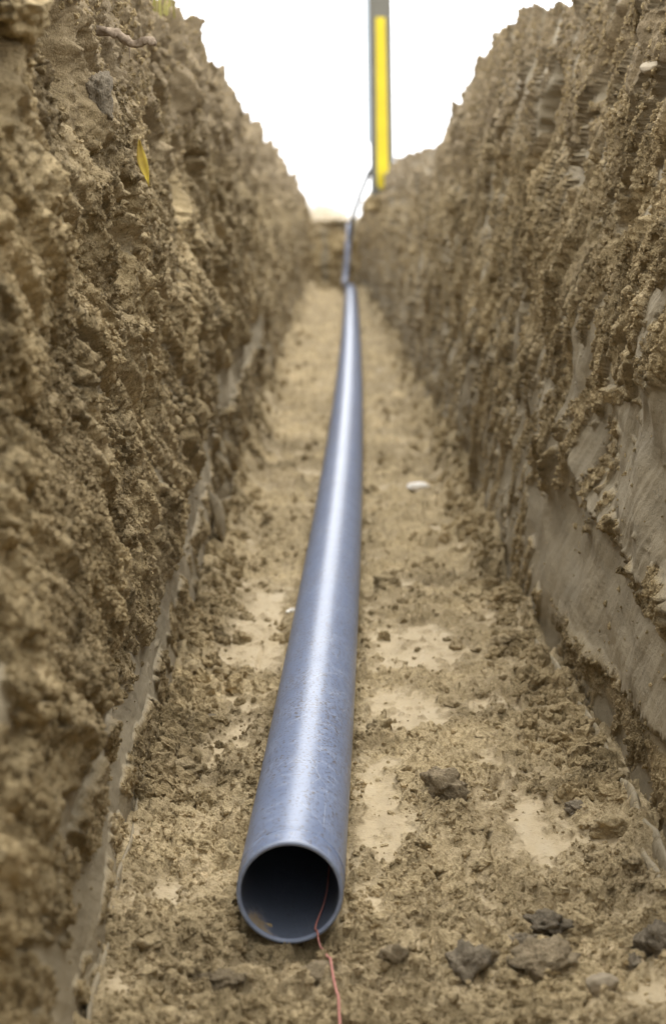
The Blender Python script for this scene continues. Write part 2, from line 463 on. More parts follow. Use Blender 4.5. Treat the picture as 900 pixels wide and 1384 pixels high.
# explicit hollows (y, z, half length, half height, depth)
HL = [(3.54, .86, .12, .05, .07), (1.70, .885, .05, .04, .06), (4.8, .515, .14, .04, .06), (3.40, .42, .05, .07, .05), (2.5, .68, .06, .03, .03),
      (5.4, 1.08, .12, .04, .05), (6.9, 1.07, .2, .04, .06), (3.4, .28, .07, .03, .04), (2.25, .92, .05, .03, .05)]
HR = [(3.9, .87, .13, .035, .07), (3.93, .55, .10, .035, .06), (3.1, 1.0, .09, .03, .05), (3.15, .78, .04, .03, .03), (2.75, .72, .05, .02, .03),
      (4.5, .9, .12, .02, .05), (5.6, .80, .15, .03, .05), (4.1, .70, .05, .02, .03)]

def build_side(sgn, name, label, ylo, n_wall, holes, fn):
    ys = np.concatenate([np.arange(-3, ylo, .06), spaced(ylo, END + .5, .00068, .0023)])
    Y, X, Z, clay, topsoil = side_surface(sgn, ys, n_wall, holes, fn)
    V = np.stack((X, Y, Z), -1).reshape(-1, 3)
    me = mesh_np(name, V, grid_faces(Y.shape[0], Y.shape[1], sgn < 0), 4, {'clay': clay, 'topsoil': topsoil})
    o = link(name, me, M_WALL)
    tag(o, label, 'trench wall', None, 'structure')
    return o, Y, X, Z, clay

wall_l, LY, LX, LZ, LC = build_side(-1, 'trench_wall_left', 'crumbly brown soil wall on the left of the trench with smooth grey clay streaks', 1.0, 400, HL, clay_left)
wall_r, RY, RX, RZ, RC = build_side(1, 'trench_wall_right', 'scraped brown soil wall on the right of the trench with broad smooth grey clay faces', 1.65, 400, HR, clay_right)

# ------------------------------------------------------------------ trench floor
PIPE_C = lambda y: np.interp(y, (1.85, 2.5, 3.25, 4.4, 5.8, 8.4, 11.5, 14.3, 17.1, 19), (-.0395, -.026, -.009, .018, .043, .083, .119, .151, .177, .193))
_yy = np.linspace(1.85, 18.7, 60)
_pc = np.polyfit(_yy, PIPE_C(_yy), 4)
PIPE_X = lambda y: np.polyval(_pc, y)
R0 = .055

def floor_height(X, Y):
    big = fbm(X / .35, Y / .6, 3, 601) * .012
    # smooth bucket-pressed patches (x, y polygons)
    patch = np.full(X.shape, -9.0)
    for pts in ([(-.21, 3.12), (-.17, 3.75), (-.07, 3.72), (-.055, 3.1), (-.09, 3.0)],
                [(.015, 2.32), (.02, 2.52), (.09, 2.55), (.11, 2.36), (.12, 2.22), (.08, 2.10), (.015, 2.06)],
                [(.145, 1.93), (.15, 2.10), (.178, 2.12), (.182, 1.85), (.16, 1.84)],
                [(.20, 2.12), (.20, 2.36), (.29, 2.36), (.30, 2.16), (.26, 2.05)],
                [(.05, 3.05), (.05, 3.42), (.2, 3.45), (.26, 3.2), (.2, 3.0)],
                [(.03, 2.75), (.05, 2.95), (.16, 2.9), (.2, 2.7), (.1, 2.62)],
                [(-.2, 2.55), (-.16, 2.72), (-.10, 2.70), (-.09, 2.55)],
                ):
        patch = np.maximum(patch, poly_sd(X, Y, pts))
    e = fbm(X / .028, Y / .05, 5, 611, .6)
    n = (fbm(X / .09, Y / .16, 4, 615, .55) - .17) * .09
    patch = np.maximum(np.minimum(patch, .035) - .008, n) / .02
    clay = sst(-.9, 1.5, patch + e * 2.6)
    # shallow straight marks of the bucket teeth
    teeth = np.zeros_like(X)
    for tx, ty0, ty1, dpt in ((.186, 1.72, 2.25, .006), (.0215, 1.6, 2.2, .005), (.118, 1.95, 2.2, .004), (.27, 2.2, 3.0, .004), (-.12, 2.6, 3.4, .003)):
        wob = tx + fbm(Y / .15, X * 0 + tx * 50, 2, 621) * .004
        teeth = teeth - dpt * np.exp(-((X - wob) / .0028) ** 2) * sst(ty0, ty0 + .08, Y) * sst(ty1, ty1 - .08, Y)
        teeth = teeth + dpt * .9 * sst(wob - .0, wob - .006, X) * sst(wob - .05, wob - .01, X) * sst(ty0, ty0 + .08, Y) * sst(ty1, ty1 - .08, Y)
    wx = fbm(X / .05, Y / .05, 3, 631); wy = fbm(X / .05 + 30, Y / .05, 3, 635)
    Xw, Yw = X + wx * .012, Y + wy * .012
    dens = sst(-.35, .35, fbm(X / .14, Y / .3, 3, 641) + sst(2.1, 1.7, Y) * .35)
    d1, d2, c1 = worley(Xw / .040, Yw / .045, 207)
    h = np.clip(1 - (d1 * 1.3) ** 2, 0, 1) ** .8 * c1 * c1 * .017 * dens
    d1, d2, c1 = worley(Xw / .018, Yw / .021, 217)
    h = h + np.sqrt(np.clip(1 - d1 * 1.2, 0, 1)) * (c1 * c1) * .016 * (.35 + .65 * dens)
    d1, d2, c1 = worley(X / .0085, Y / .0095, 227)
    h = h + np.sqrt(np.clip(1 - d1 * 1.2, 0, 1)) * c1 * c1 * .0085
    h = h + fbm(X / .03, Y / .045, 5, 651, .62) * .012 + fbm(X / .10, Y / .14, 3, 653) * .012
    flakes = fbm(X / .05, Y / .03, 3, 655)
    h = h + sst(.05, .11, flakes) * .005
    h = h + fbm(X / .12, Y / .26, 4, 657, .6) * .050 * sst(2.9, 5.5, Y)
    hc = fbm(X / .004, Y / .5, 2, 661) * .0006 + fbm(X / .06, Y / .09, 3, 665) * .002 - .001
    z = big + teeth + h * (1 - clay) + hc * clay
    # swale under the pipe, soil pushed up along the walls
    z = z - .013 * np.exp(-(np.maximum(np.abs(X + .042) - .045, 0) / .02) ** 2) * sst(1.73, 1.83, Y) * sst(1.93, 1.87, Y)
    c = PIPE_X(np.clip(Y, 1.5, 19))
    u = np.abs(X - c)
    z = z - (.008 * sst(.07, .02, u)) * sst(1.8, 1.86, Y)
    under = sst(.052, .03, u) * sst(1.82, 1.9, Y)
    z = np.where(u < .052, np.minimum(z, .012 * (u / .05) ** 2 - .002 + 9 * (1 - under)), z)
    z = z + (.022 + .05 * sst(3.0, 5.0, Y)) * sst(.085, 0, np.minimum(np.abs(X - FOOT_L(Y)), np.abs(FOOT_R(Y) - X))) * (.6 + 2.2 * fbm(Y / .3, X / .3, 4, 671) * sst(2.2, 3.5, Y) + .4 * fbm(Y / .1, X / .1, 3, 673))
    z = z + .02 * sst(17.0, 19, Y) * sst(.08, .16, u) * 2 * (1 + fbm(X / .1, Y / .4, 3, 675))
    return z, clay

fy = np.concatenate([np.arange(-3, 1.5, .06), spaced(1.5, END + .4, .00060, .0022)])
fx = np.concatenate([[-.45, -.36], np.linspace(-.30, .44, 270), [.5, .6]])
FX, FY = np.meshgrid(fx, fy)
FZ, FC = floor_height(FX, FY)
FZ[:, :2] -= .05; FZ[:, -2:] -= .05
me = mesh_np('trench_floor', np.stack((FX, FY, FZ), -1).reshape(-1, 3), grid_faces(*FX.shape), 4, {'clay': FC})
floor_o = link('trench_floor', me, M_FLOOR)
tag(floor_o, 'tan trench floor of loose crumbly soil with smooth pressed patches beside the pipe', 'trench floor', None, 'structure')

def floor_z(x, y):
    z, c = floor_height(np.array([[x]], float), np.array([[y]], float))
    return float(z[0, 0])

# ------------------------------------------------------------------ end wall of the trench and the ground round it
ex = np.linspace(-.55, .65, 90); ez = np.linspace(-.06, .72, 70)
EX, EZ = np.meshgrid(ex, ez)
ED = fbm(EX / .18, EZ / .15, 4, 701) * .06 + worley(EX / .09, EZ / .07, 703)[0] * .05 + fbm(EX / .04, EZ / .3, 3, 707) * .03
EY = END + .22 * EZ - ED - .8 * ((EX - .06) / .5) ** 2
EZ2 = EZ + fbm(EX / .1, EZ / .1, 3, 711) * .02
# the last rows lap back over the turf
me = mesh_np('trench_end_wall', np.stack((EX, EY, EZ2), -1).reshape(-1, 3), grid_faces(*EX.shape), 4, {'clay': sst(.1, .3, fbm(EX / .1, EZ / .2, 3, 713)), 'topsoil': sst(.5, .7, EZ)})
tag(link('trench_end_wall', me, M_WALL), 'low dark soil face closing the far end of the trench', 'trench wall', None, 'structure')

def ring_ground():
    # one sheet to the horizon with a slot for the trench
    x0, x1, y0, y1 = -1.5, 1.5, -3.4, END + .06
    B = 900
    vs = [(-B, -B), (B, -B), (B, B), (-B, B), (x0, y0), (x1, y0), (x1, y1), (x0, y1)]
    V = np.array([(x, y, .70) for x, y in vs])
    F_ = np.array([(0, 1, 5, 4), (1, 2, 6, 5), (2, 3, 7, 6), (3, 0, 4, 7)])
    return mesh_np('ground', V, F_)
tag(link('ground', ring_ground(), M_TURF, None, False), 'flat dry ground beyond the trench', 'ground', None, 'structure')

# back end of the trench behind the camera
V = np.array([(-2, -3.0, -.1), (2, -3.0, -.1), (2, -3.3, 1.0), (-2, -3.3, 1.0)])
bo = link('trench_back_wall', mesh_np('trench_back_wall', V, np.array([(0, 1, 2, 3)])), M_WALL)
tag(bo, 'soil face closing the near end of the trench behind the viewer', 'trench wall', None, 'structure')

# ------------------------------------------------------------------ smooth clay lips at the foot of the walls
def ribbon_tube(name, pts, rad, mat, parent, flat=1.0, seg=12, wob=.15, seed=0, clay=1.0):
    """a tapered strand through points; radii per point"""
    pts = np.array(pts, float); n = len(pts)
    tt = np.arange(n); q = np.linspace(0, n - 1, (n - 1) * 14 + 1)
    # Catmull-Rom
    P = []
    for v in q:
        i = min(int(v), n - 2); f = v - i
        p0, p1, p2, p3 = pts[max(i - 1, 0)], pts[i], pts[i + 1], pts[min(i + 2, n - 1)]
        P.append(.5 * ((2 * p1) + (-p0 + p2) * f + (2 * p0 - 5 * p1 + 4 * p2 - p3) * f * f + (-p0 + 3 * p1 - 3 * p2 + p3) * f ** 3))
    P = np.array(P); R = np.interp(q, tt, rad)
    if clay is not None:      # a torn strand of clay is never straight
        P[:, 0] += fbm(P[:, 1] / .3, P[:, 2] * 0 + seed, 2, 850, .4) * .005
        P[:, 2] += fbm(P[:, 1] / .26, P[:, 2] * 0 + seed, 2, 851, .4) * .005
    T = np.gradient(P, axis=0); T /= np.linalg.norm(T, axis=1)[:, None] + 1e-12
    up = np.array((0, 0, 1.)) if abs(T[:, 2]).mean() < .8 else np.array((0, 1., 0))
    A = np.cross(T, up); A /= np.linalg.norm(A, axis=1)[:, None] + 1e-12
    Bn = np.cross(A, T)
    an = np.linspace(0, 2 * math.pi, seg, endpoint=False)
    L = np.arange(len(P))[:, None] * np.ones(seg)[None]
    rr = R[:, None] * (1 + wob * fbm(L / 16.0, an[None] * np.ones_like(L) * .8, 2, 800 + seed))
    V = P[:, None] + A[:, None] * (np.cos(an)[None] * rr * flat)[..., None] + Bn[:, None] * (np.sin(an)[None] * rr)[..., None]
    m = len(P)
    F_ = []
    for i in range(m - 1):
        for k in range(seg):
            F_.append((i * seg + k, i * seg + (k + 1) % seg, (i + 1) * seg + (k + 1) % seg, (i + 1) * seg + k))
    V = np.concatenate([V.reshape(-1, 3), P[[0, -1]]]); c0, c1 = m * seg, m * seg + 1
    for k in range(seg):
        F_.append((c0, (k + 1) % seg, k, k)); F_.append((c1, (m - 1) * seg + k, (m - 1) * seg + (k + 1) % seg, (m - 1) * seg + (k + 1) % seg))
    bm = bmesh.new()
    vs = [bm.verts.new(v) for v in V]
    for f in F_:
        try: bm.faces.new([vs[i] for i in dict.fromkeys(f)])
        except ValueError: pass
    me = bpy.data.meshes.new(name); bm.to_mesh(me); bm.free()
    if clay is not None:
        a = me.attributes.new('clay', 'FLOAT', 'POINT'); a.data.foreach_set('value', np.clip(clay * (1.0 + fbm(V[:, 1] / .03, V[:, 2] / .02, 3, 861) * 1.2), 0, 1).astype(np.float32))
    return link(name, me, mat, parent)

def lip(side, off, y0, y1, h, thick, seed):
    f = FOOT_R if side > 0 else FOOT_L
    n = 7; ys_ = np.linspace(y1, y0, n)
    pts = [(f(y) - side * (off + .003 * math.sin(seed + 2.1 * i)), y, h * .55 + .002 * math.sin(seed * 2 + 1.7 * i)) for i, y in enumerate(ys_)]
    rr = [h * (.25 if i == 0 else .55 if i == n - 1 else .9 + .2 * math.sin(seed + 3 * i)) for i in range(n)]
    ribbon_tube('clay_ridge', pts, rr, M_WALL, wall_r if side > 0 else wall_l, thick, 14, .25, seed)
lip(1, .004, 2.42, 3.28, .020, .24, 1)
lip(1, .003, 1.98, 2.40, .024, .24, 2)
lip(1, .004, 1.55, 1.97, .026, .22, 3)
lip(1, .019, 2.30, 2.80, .011, .40, 4)
lip(1, .017, 1.85, 2.22, .012, .40, 5)
lip(-1, .002, 1.9, 2.62, .016, .22, 6)
lip(-1, .002, 1.3, 1.88, .018, .22, 7)
# leaf-shaped clay flap standing off the left wall
fl = [(FOOT_L(4.1) + .006, 4.25, .012), (FOOT_L(4.1) + .016, 4.15, .055), (FOOT_L(4.1) + .012, 4.05, .10), (FOOT_L(4.1) + .0, 3.95, .17)]
ribbon_tube('clay_flap', fl, (.006, .040, .036, .003), M_WALL, wall_l, .16, 14, .1, 5)

# ------------------------------------------------------------------ crumbs and clods
def ico(sub):
    bm = bmesh.new(); bmesh.ops.create_icosphere(bm, subdivisions=sub, radius=1)
    bm.verts.ensure_lookup_table()
    V = np.array([v.co[:] for v in bm.verts]); F_ = np.array([[v.index for v in f.verts] for f in bm.faces])
    bm.free(); return V, F_

def clod_shape(sub, seed, rough=.22, cuts=7):
    V, F_ = ico(sub)
    r = np.random.default_rng(seed)
    for _ in range(cuts):
        n = r.normal(size=3); n /= np.linalg.norm(n); d = r.uniform(.55, .9)
        k = V @ n; over = np.clip(k - d, 0, None)
        V = V - n[None] * (over * .85)[:, None]
    o = r.uniform(-50, 50, 3)
    nz = np.array([mnoise.fractal(Vector(v * 1.6 + o), 1.0, 2.0, 4) for v in V])
    nz2 = np.array([mnoise.noise(Vector(v * 5 + o)) for v in V])
    nz3 = np.array([mnoise.noise(Vector(v * 11 + o)) for v in V]) if sub > 2 else 0
    V = V * (1 + rough * nz + rough * .5 * nz2 + rough * .3 * nz3)[:, None]
    return V, F_

def crumb_nodes(name, mat, flat_z):
    """geometry nodes: one of eight torn little lumps on every point"""
    nt = bpy.data.node_groups.new(name, 'GeometryNodeTree')
    nt.interface.new_socket('Geometry', in_out='INPUT', socket_type='NodeSocketGeometry')
    nt.interface.new_socket('Geometry', in_out='OUTPUT', socket_type='NodeSocketGeometry')
    N, L = nt.nodes, nt.links
    gi, go = N.new('NodeGroupInput'), N.new('NodeGroupOutput')
    jn = N.new('GeometryNodeJoinGeometry')
    for k in range(8):
        ic = N.new('GeometryNodeMeshIcoSphere'); ic.inputs['Radius'].default_value = 1; ic.inputs['Subdivisions'].default_value = 3
        ps = N.new('GeometryNodeInputPosition')
        ad = N.new('ShaderNodeVectorMath'); ad.operation = 'ADD'; ad.inputs[1].default_value = (k * 7.3, k * 3.1, k * 5.7)
        L.new(ps.outputs[0], ad.inputs[0])
        nz = N.new('ShaderNodeTexNoise'); nz.inputs['Scale'].default_value = 1.25; nz.inputs['Detail'].default_value = 4; nz.inputs['Roughness'].default_value = .6
        L.new(ad.outputs[0], nz.inputs['Vector'])
        mr = N.new('ShaderNodeMapRange'); mr.inputs['From Min'].default_value = .25; mr.inputs['From Max'].default_value = .75
        mr.inputs['To Min'].default_value = .25; mr.inputs['To Max'].default_value = 1.5
        L.new(nz.outputs['Fac'], mr.inputs['Value'])
        sc = N.new('ShaderNodeVectorMath'); sc.operation = 'SCALE'
        L.new(ps.outputs[0], sc.inputs[0]); L.new(mr.outputs[0], sc.inputs['Scale'])
        sp = N.new('GeometryNodeSetPosition')
        L.new(ic.outputs['Mesh'], sp.inputs['Geometry']); L.new(sc.outputs[0], sp.inputs['Position'])
        sh = N.new('GeometryNodeSetShadeSmooth'); sh.inputs['Shade Smooth'].default_value = False
        L.new(sp.outputs[0], sh.inputs['Geometry'])
        sm = N.new('GeometryNodeSetMaterial'); sm.inputs['Material'].default_value = mat
        L.new(sh.outputs[0], sm.inputs['Geometry'])
        g2 = N.new('GeometryNodeGeometryToInstance'); L.new(sm.outputs[0], g2.inputs[0])
        L.new(g2.outputs[0], jn.inputs[0])
    ip = N.new('GeometryNodeInstanceOnPoints'); ip.inputs['Pick Instance'].default_value = True
    L.new(gi.outputs[0], ip.inputs['Points']); L.new(jn.outputs[0], ip.inputs['Instance'])
    def attr(an, dt):
        n = N.new('GeometryNodeInputNamedAttribute'); n.data_type = dt; n.inputs['Name'].default_value = an
        return n.outputs['Attribute']
    L.new(attr('rot', 'FLOAT_VECTOR'), ip.inputs['Rotation']); L.new(attr('scl', 'FLOAT_VECTOR'), ip.inputs['Scale'])
    L.new(attr('pick', 'INT'), ip.inputs['Instance Index'])
    L.new(ip.outputs[0], go.inputs[0])
    return nt

def crumb_object(P, R, mat, parent, flat_z=1.0):
    n = len(P)
    me = bpy.data.meshes.new('soil_crumb'); me.vertices.add(n)
    me.vertices.foreach_set('co', P.astype(np.float32).ravel())
    scl = R[:, None] * rng.uniform(.65, 1.25, (n, 3)); scl[:, 2] *= flat_z
    for an, dt, key, v in (('rot', 'FLOAT_VECTOR', 'vector', rng.uniform(0, 6.28, (n, 3))), ('scl', 'FLOAT_VECTOR', 'vector', scl)):
        a_ = me.attributes.new(an, dt, 'POINT'); a_.data.foreach_set(key, v.astype(np.float32).ravel())
    a_ = me.attributes.new('pick', 'INT', 'POINT'); a_.data.foreach_set('value', rng.integers(0, 8, n).astype(np.int32))
    o = link('soil_crumb', me, mat, parent, False)
    o.modifiers.new('crumbs', 'NODES').node_group = crumb_nodes('crumb_nodes', mat, flat_z)
    o['kind'] = 'stuff'
    return o

def scatter_wall(Y, X, Z, C, n, ylo, yhi, sgn, rmin, rmax):
    nr, nc = Y.shape
    # vertices are denser near the camera, which is where crumbs show
    dens = fbm(Y / .25, Z / .15, 3, 901) * 1.2 + .35
    w_ = np.clip(dens, 0.02, 1) * ((1 - C) ** 2 + .010) * (Y > ylo) * (Y < yhi)
    w_[:, -7:] = 0; w_[Z < .005] = 0
    w_ = w_.ravel(); w_ /= w_.sum()
    idx = rng.choice(w_.size, n, replace=False, p=w_)
    R = rmin * (rmax / rmin) ** (rng.random(n) ** 2.4)
    P = np.stack((X.ravel()[idx], Y.ravel()[idx], Z.ravel()[idx]), 1)
    P[:, 0] -= sgn * R * .25
    return P, R

P, R = scatter_wall(LY, LX, LZ, LC, 42000, 1.15, 7.5, -1, .0012, .0050)
crumb_object(P, R, M_WALL, wall_l)
P, R = scatter_wall(RY, RX, RZ, RC, 36000, 1.7, 7.5, 1, .0012, .0050)
crumb_object(P, R, M_WALL, wall_r)

def clear_of_pipe(x, y, r):
    return (np.abs(x - PIPE_X(y)) > r + .046) | (y < 1.86 - r * .3)

def scatter_floor(n, rmin, rmax, ymin, ymax, pw=2.2):
    m = n * 2
    y = 1 / (1 / ymin + rng.random(m) * (1 / ymax - 1 / ymin)); x = rng.uniform(-.25, .375, m)
    R = rmin * (rmax / rmin) ** (rng.random(m) ** pw)
    ok = (x > FOOT_L(y) + .005) & (x < FOOT_R(y) - .01) & clear_of_pipe(x, y, R)
    P = np.column_stack((x, y))[ok][:n]; R = R[ok][:n]
    z, c = floor_height(P[:, :1], P[:, 1:])
    keep = rng.random(len(P)) > c[:, 0] * .86
    dens = sst(-.45, .3, fbm(P[:, 0] / .14, P[:, 1] / .3, 3, 641) + sst(2.15, 1.75, P[:, 1]) * .45)
    keep &= rng.random(len(P)) < (dens * .85 + .06) * (1 - .5 * sst(2.2, 3.2, P[:, 1]))
    P3 = np.column_stack((P, z[:, 0] - R * .05))
    return P3[keep], R[keep]

P, R = scatter_floor(36000, .0013, .0058, 1.5, 8)
crumb_object(P, R, M_FLOOR, floor_o, .85)
P, R = scatter_floor(1500, .005, .011, 1.5, 10, 1.8)
crumb_object(P, R, M_FLOOR, floor_o, .8)
P, R = scatter_floor(1300, .007, .020, 3.2, 14, 1.8)
crumb_object(P, R, M_FLOOR, floor_o, .7)

def spill(n, rmin, rmax, ymin, ymax):
    y = 1 / (1 / ymin + rng.random(n) * (1 / ymax - 1 / ymin)); sd = rng.random(n) < .5
    off = np.abs(rng.normal(0, .035, n)) + .004
    x = np.where(sd, FOOT_L(y) + off, FOOT_R(y) - off)
    R = rmin * (rmax / rmin) ** (rng.random(n) ** 1.8)
    z, c = floor_height(x[:, None], y[:, None])
    return np.column_stack((x, y, z[:, 0] + R * .1)), R
P, R = spill(2600, .004, .020, 2.3, 17)
crumb_object(P, R, M_WALL, floor_o, .8)

def clod(name, x, y, size, mat, label, cat='clod', seed=0, rotz=0., sub=4, sink=.25, group=None, rough=.45, z=None, cuts=10):
    V, F_ = clod_shape(sub, seed, rough, cuts)
    V = V * np.array(size)[None] / 2
    me = mesh_np(name, V, F_, 3, {'clay': np.zeros(len(V))})
    o = link(name, me, mat)
    o.location = (x, y, (floor_z(x, y) if z is None else z) + size[2] * (.5 - sink))
    o.rotation_euler.z = rotz
    return tag(o, label, cat, group)

clod('soil_clod', .147, 2.345, (.066, .056, .050), M_GREY, 'grey brown clod with a torn end right of the pipe beside a smooth patch', seed=3, rotz=-.5)
clod('soil_clod', .131, 1.775, (.040, .048, .044), M_DARK, 'darkest grey clod of the near floor standing right of the pink twine', seed=4, rotz=.3)
clod('soil_clod', .152, 1.80, (.026, .026, .022), M_GREY, 'small grey lump leaning behind the darkest clod on the near floor', seed=5)
clod('stone', -.012, 1.752, (.040, .036, .026), M_GREY, 'rounded grey stone lying under the pink twine in front of the pipe mouth', 'stone', seed=6, rough=.12)
clod('soil_clod', .202, 1.765, (.066, .054, .036), M_GREY, 'broad grey brown clump on the near right floor', seed=7, rotz=.4)
clod('soil_clod', .222, 1.875, (.042, .042, .028), M_DARK, 'dark crumbly lump behind the broad grey clump on the right floor', seed=8)
clod('soil_clod', .190, 1.835, (.032, .026, .020), M_DARK, 'dark crumb at the left foot of the dark crumbly lump on the right floor', seed=9)
clod('soil_clod', .325, 1.815, (.046, .046, .042), M_DARK, 'dark clod at the right edge of the floor below the clay lip', seed=10)
clod('soil_clod', .292, 1.79, (.022, .022, .016), M_DARK, 'small dark lump just left of the dark clod at the right edge', seed=11)
clod('stone', .258, 1.735, (.036, .030, .024), M_STONE, 'pale angular stone on the near right floor in front of the broad clump', 'stone', seed=12, rough=.12)
clod('soil_clod', .336, 2.195, (.060, .050, .036), M_FLOOR, 'yellowish tan clod resting at the foot of the right wall', seed=13)
clod('soil_clod', .30, 2.28, (.026, .022, .018), M_DARK, 'small dark lump behind the yellowish clod by the right wall', seed=14)
clod('soil_clod', .275, 3.65, (.060, .090, .026), M_FLOOR, 'flat tilted tan slab of soil on the floor well down the right side', seed=15, rotz=-.4)
clod('soil_clod', .107, 3.73, (.050, .050, .034), M_FLOOR, 'brown lump close to the right side of the pipe halfway along', seed=16)
clod('soil_clod', -.190, 2.44, (.052, .040, .026), M_FLOOR, 'curled tan flake of soil on the left floor near the clay strip', seed=17, rotz=.5)
clod('stone', -.196, 2.735, (.020, .022, .014), M_DARK, 'dark pebble on the left floor, nearer the wall of the two', 'stone', seed=18, rough=.1)
clod('stone', -.175, 2.72, (.028, .026, .017), M_DARK, 'dark pebble on the left floor, nearer the pipe of the two', 'stone', seed=19, rough=.1)
clod('stone', .234, 5.10, (.066, .060, .030), M_CHIP, 'bright white stone lying on the floor between the pipe and the right wall', 'stone', seed=20, rough=.12, cuts=12)
clod('stone', -.073, 3.49, (.026, .020, .010), M_CHIP, 'white sliver of stone tucked against the left side of the pipe', 'stone', seed=21, rotz=.4, rough=.1)
clod('soil_clod', -.06, 19.0, (.17, .2, .10), M_FLOOR, 'pale lump of soil at the far end of the trench left of the pipe', seed=22)
clod('soil_clod', .06, 1.76, (.026, .022, .02), M_GREY, 'small grey lump right of the pink twine in front of the pipe', seed=23)
clod('soil_clod', -.105, 1.74, (.042, .036, .028), M_GREY, 'wide greyish brown clod on the near floor left of the pink twine', seed=24)
clod('soil_clod', -.17, 2.36, (.03, .026, .02), M_FLOOR, 'small tan lump beside the curled flake on the left floor', seed=25)

clod('soil_clod', .345, 15.02, (.22, .34, .17), M_WALL, 'heap of soil against the foot of the far grey post', seed=51, z=.80, sub=4)

# many middling clods: nothing tells one from the next
def many_clods(n, xlo, xhi, ylo, yhi, label, group, seed):
    r = np.random.default_rng(seed)
    protos = []
    for s in range(8):
        V, F_ = clod_shape(3, seed + 300 + s, .6, 9)
        me = mesh_np('soil_clod', V, F_, 3, {'clay': np.zeros(len(V))})
        me.materials.append(M_FLOOR)
        me.polygons.foreach_set('use_smooth', np.ones(len(me.polygons), bool))
        protos.append(me)
    k = 0
    while k < n:
        y = 1 / (1 / ylo + r.random() * (1 / yhi - 1 / ylo)); x = r.uniform(xlo, xhi)
        rad = r.uniform(.008, .014)
        if x < FOOT_L(y) + .02 or x > FOOT_R(y) - .035 or not clear_of_pipe(x, y, rad): continue
        z, c = floor_height(np.array([[x]]), np.array([[y]]))
        if c[0, 0] > .5: continue
        o = bpy.data.objects.new('soil_clod', protos[k % 8]); COL.objects.link(o)
        o.scale = (rad * r.uniform(.8, 1.3), rad * r.uniform(.8, 1.3), rad * r.uniform(.55, .85))
        o.location = (x, y, float(z[0, 0]) - rad * .1)
        o.rotation_euler = (r.uniform(-.3, .3), r.uniform(-.3, .3), r.uniform(0, 6.28))
        tag(o, label, 'clod', group)
        k += 1
many_clods(60, -.23, -.02, 1.62, 3.0, 'thumb-sized crumbly tan clod on the floor left of the pipe', 'small clods left of the pipe', 1)
many_clods(70, .03, .34, 1.62, 3.3, 'thumb-sized crumbly tan clod on the floor right of the pipe', 'small clods right of the pipe', 2)

# ------------------------------------------------------------------ the pipe
def tube_mesh(name, ys, cx, cz, prof, seg=96, mud=None):
    """sweep: prof is a list of (y_index or y, radius) rings in order outside -> rim -> inside"""
    V = []; an = np.linspace(0, 2 * math.pi, seg, endpoint=False)
    mudv = []
    for (y, r, inner) in prof:
        c = cx(y); zc = cz(y)
        V.append(np.stack((c + r * np.cos(an), np.full(seg, y), zc + r * np.sin(an)), 1))
        s = np.sin(an)
        if inner:
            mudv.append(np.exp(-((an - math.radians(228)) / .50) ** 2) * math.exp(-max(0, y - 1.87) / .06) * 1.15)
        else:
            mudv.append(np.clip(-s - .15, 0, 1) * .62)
    V = np.concatenate(V); n = len(prof)
    F_ = [(i * seg + k, i * seg + (k + 1) % seg, (i + 1) * seg + (k + 1) % seg, (i + 1) * seg + k) for i in range(n - 1) for k in range(seg)]
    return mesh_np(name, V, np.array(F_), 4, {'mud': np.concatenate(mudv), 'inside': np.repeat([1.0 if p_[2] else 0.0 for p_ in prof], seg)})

PCZ = lambda y: R0 - .002
Y0, Y1 = 1.868, 18.75
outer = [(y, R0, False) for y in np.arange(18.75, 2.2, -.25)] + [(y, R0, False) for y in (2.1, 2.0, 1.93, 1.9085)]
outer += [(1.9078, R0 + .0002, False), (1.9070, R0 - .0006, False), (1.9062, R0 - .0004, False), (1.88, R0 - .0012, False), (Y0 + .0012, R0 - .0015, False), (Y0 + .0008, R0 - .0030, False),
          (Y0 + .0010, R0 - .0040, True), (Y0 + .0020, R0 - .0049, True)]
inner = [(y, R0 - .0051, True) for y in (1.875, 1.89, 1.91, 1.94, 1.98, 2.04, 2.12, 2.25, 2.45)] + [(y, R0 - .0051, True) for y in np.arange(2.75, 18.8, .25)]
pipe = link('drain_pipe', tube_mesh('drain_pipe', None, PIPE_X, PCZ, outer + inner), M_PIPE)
rim_prof = [(Y0 + .0040, R0 - .0006, False), (Y0 + .0008, R0 - .0008, False), (Y0 - .0002, R0 - .0018, False), (Y0 - .0006, R0 - .0030, False), (Y0 - .0003, R0 - .0040, False), (Y0 + .0006, R0 - .0052, False), (Y0 + .0040, R0 - .0054, False)]
rim = link('rim', tube_mesh('rim', None, PIPE_X, PCZ, rim_prof), plain('cut_plastic', (0.235, 0.268, 0.34), 0.5, 0.4, (0.18, 0.207, 0.275), 70, 0.0008), pipe)
tag(pipe, 'long grey blue plastic pipe with an open dark mouth lying along the trench floor', 'pipe')

# thinner hose past the far end of the pipe, climbing the end wall, and the dark cable above it
ribbon_tube('hose', [(.135, 18.2, .128), (.138, 18.8, .125), (.142, 18.98, .16), (.158, 19.05, .30), (.168, 19.10, .45), (.180, 19.16, .60), (.186, 19.24, .68)],
            (.028,) * 4 + (.026, .024, .020), M_HOSE, None, 1, 16, .02, 9, None)
tag(bpy.data.objects['hose'], 'thin pale blue hose climbing the dark soil at the far end of the trench', 'hose')
ribbon_tube('cable', [(.165, 16.4, .55), (.178, 16.3, .69), (.20, 16.0, .80), (.235, 15.7, .92), (.275, 15.3, 1.03), (.30, 15.1, 1.09), (.33, 15.03, 1.12)],
            (.021,) * 7, M_CABLE, None, 1, 10, .02, 11, None)
tag(bpy.data.objects['cable'], 'thin blue grey cable rising from the far trench end to the grey post', 'cable')

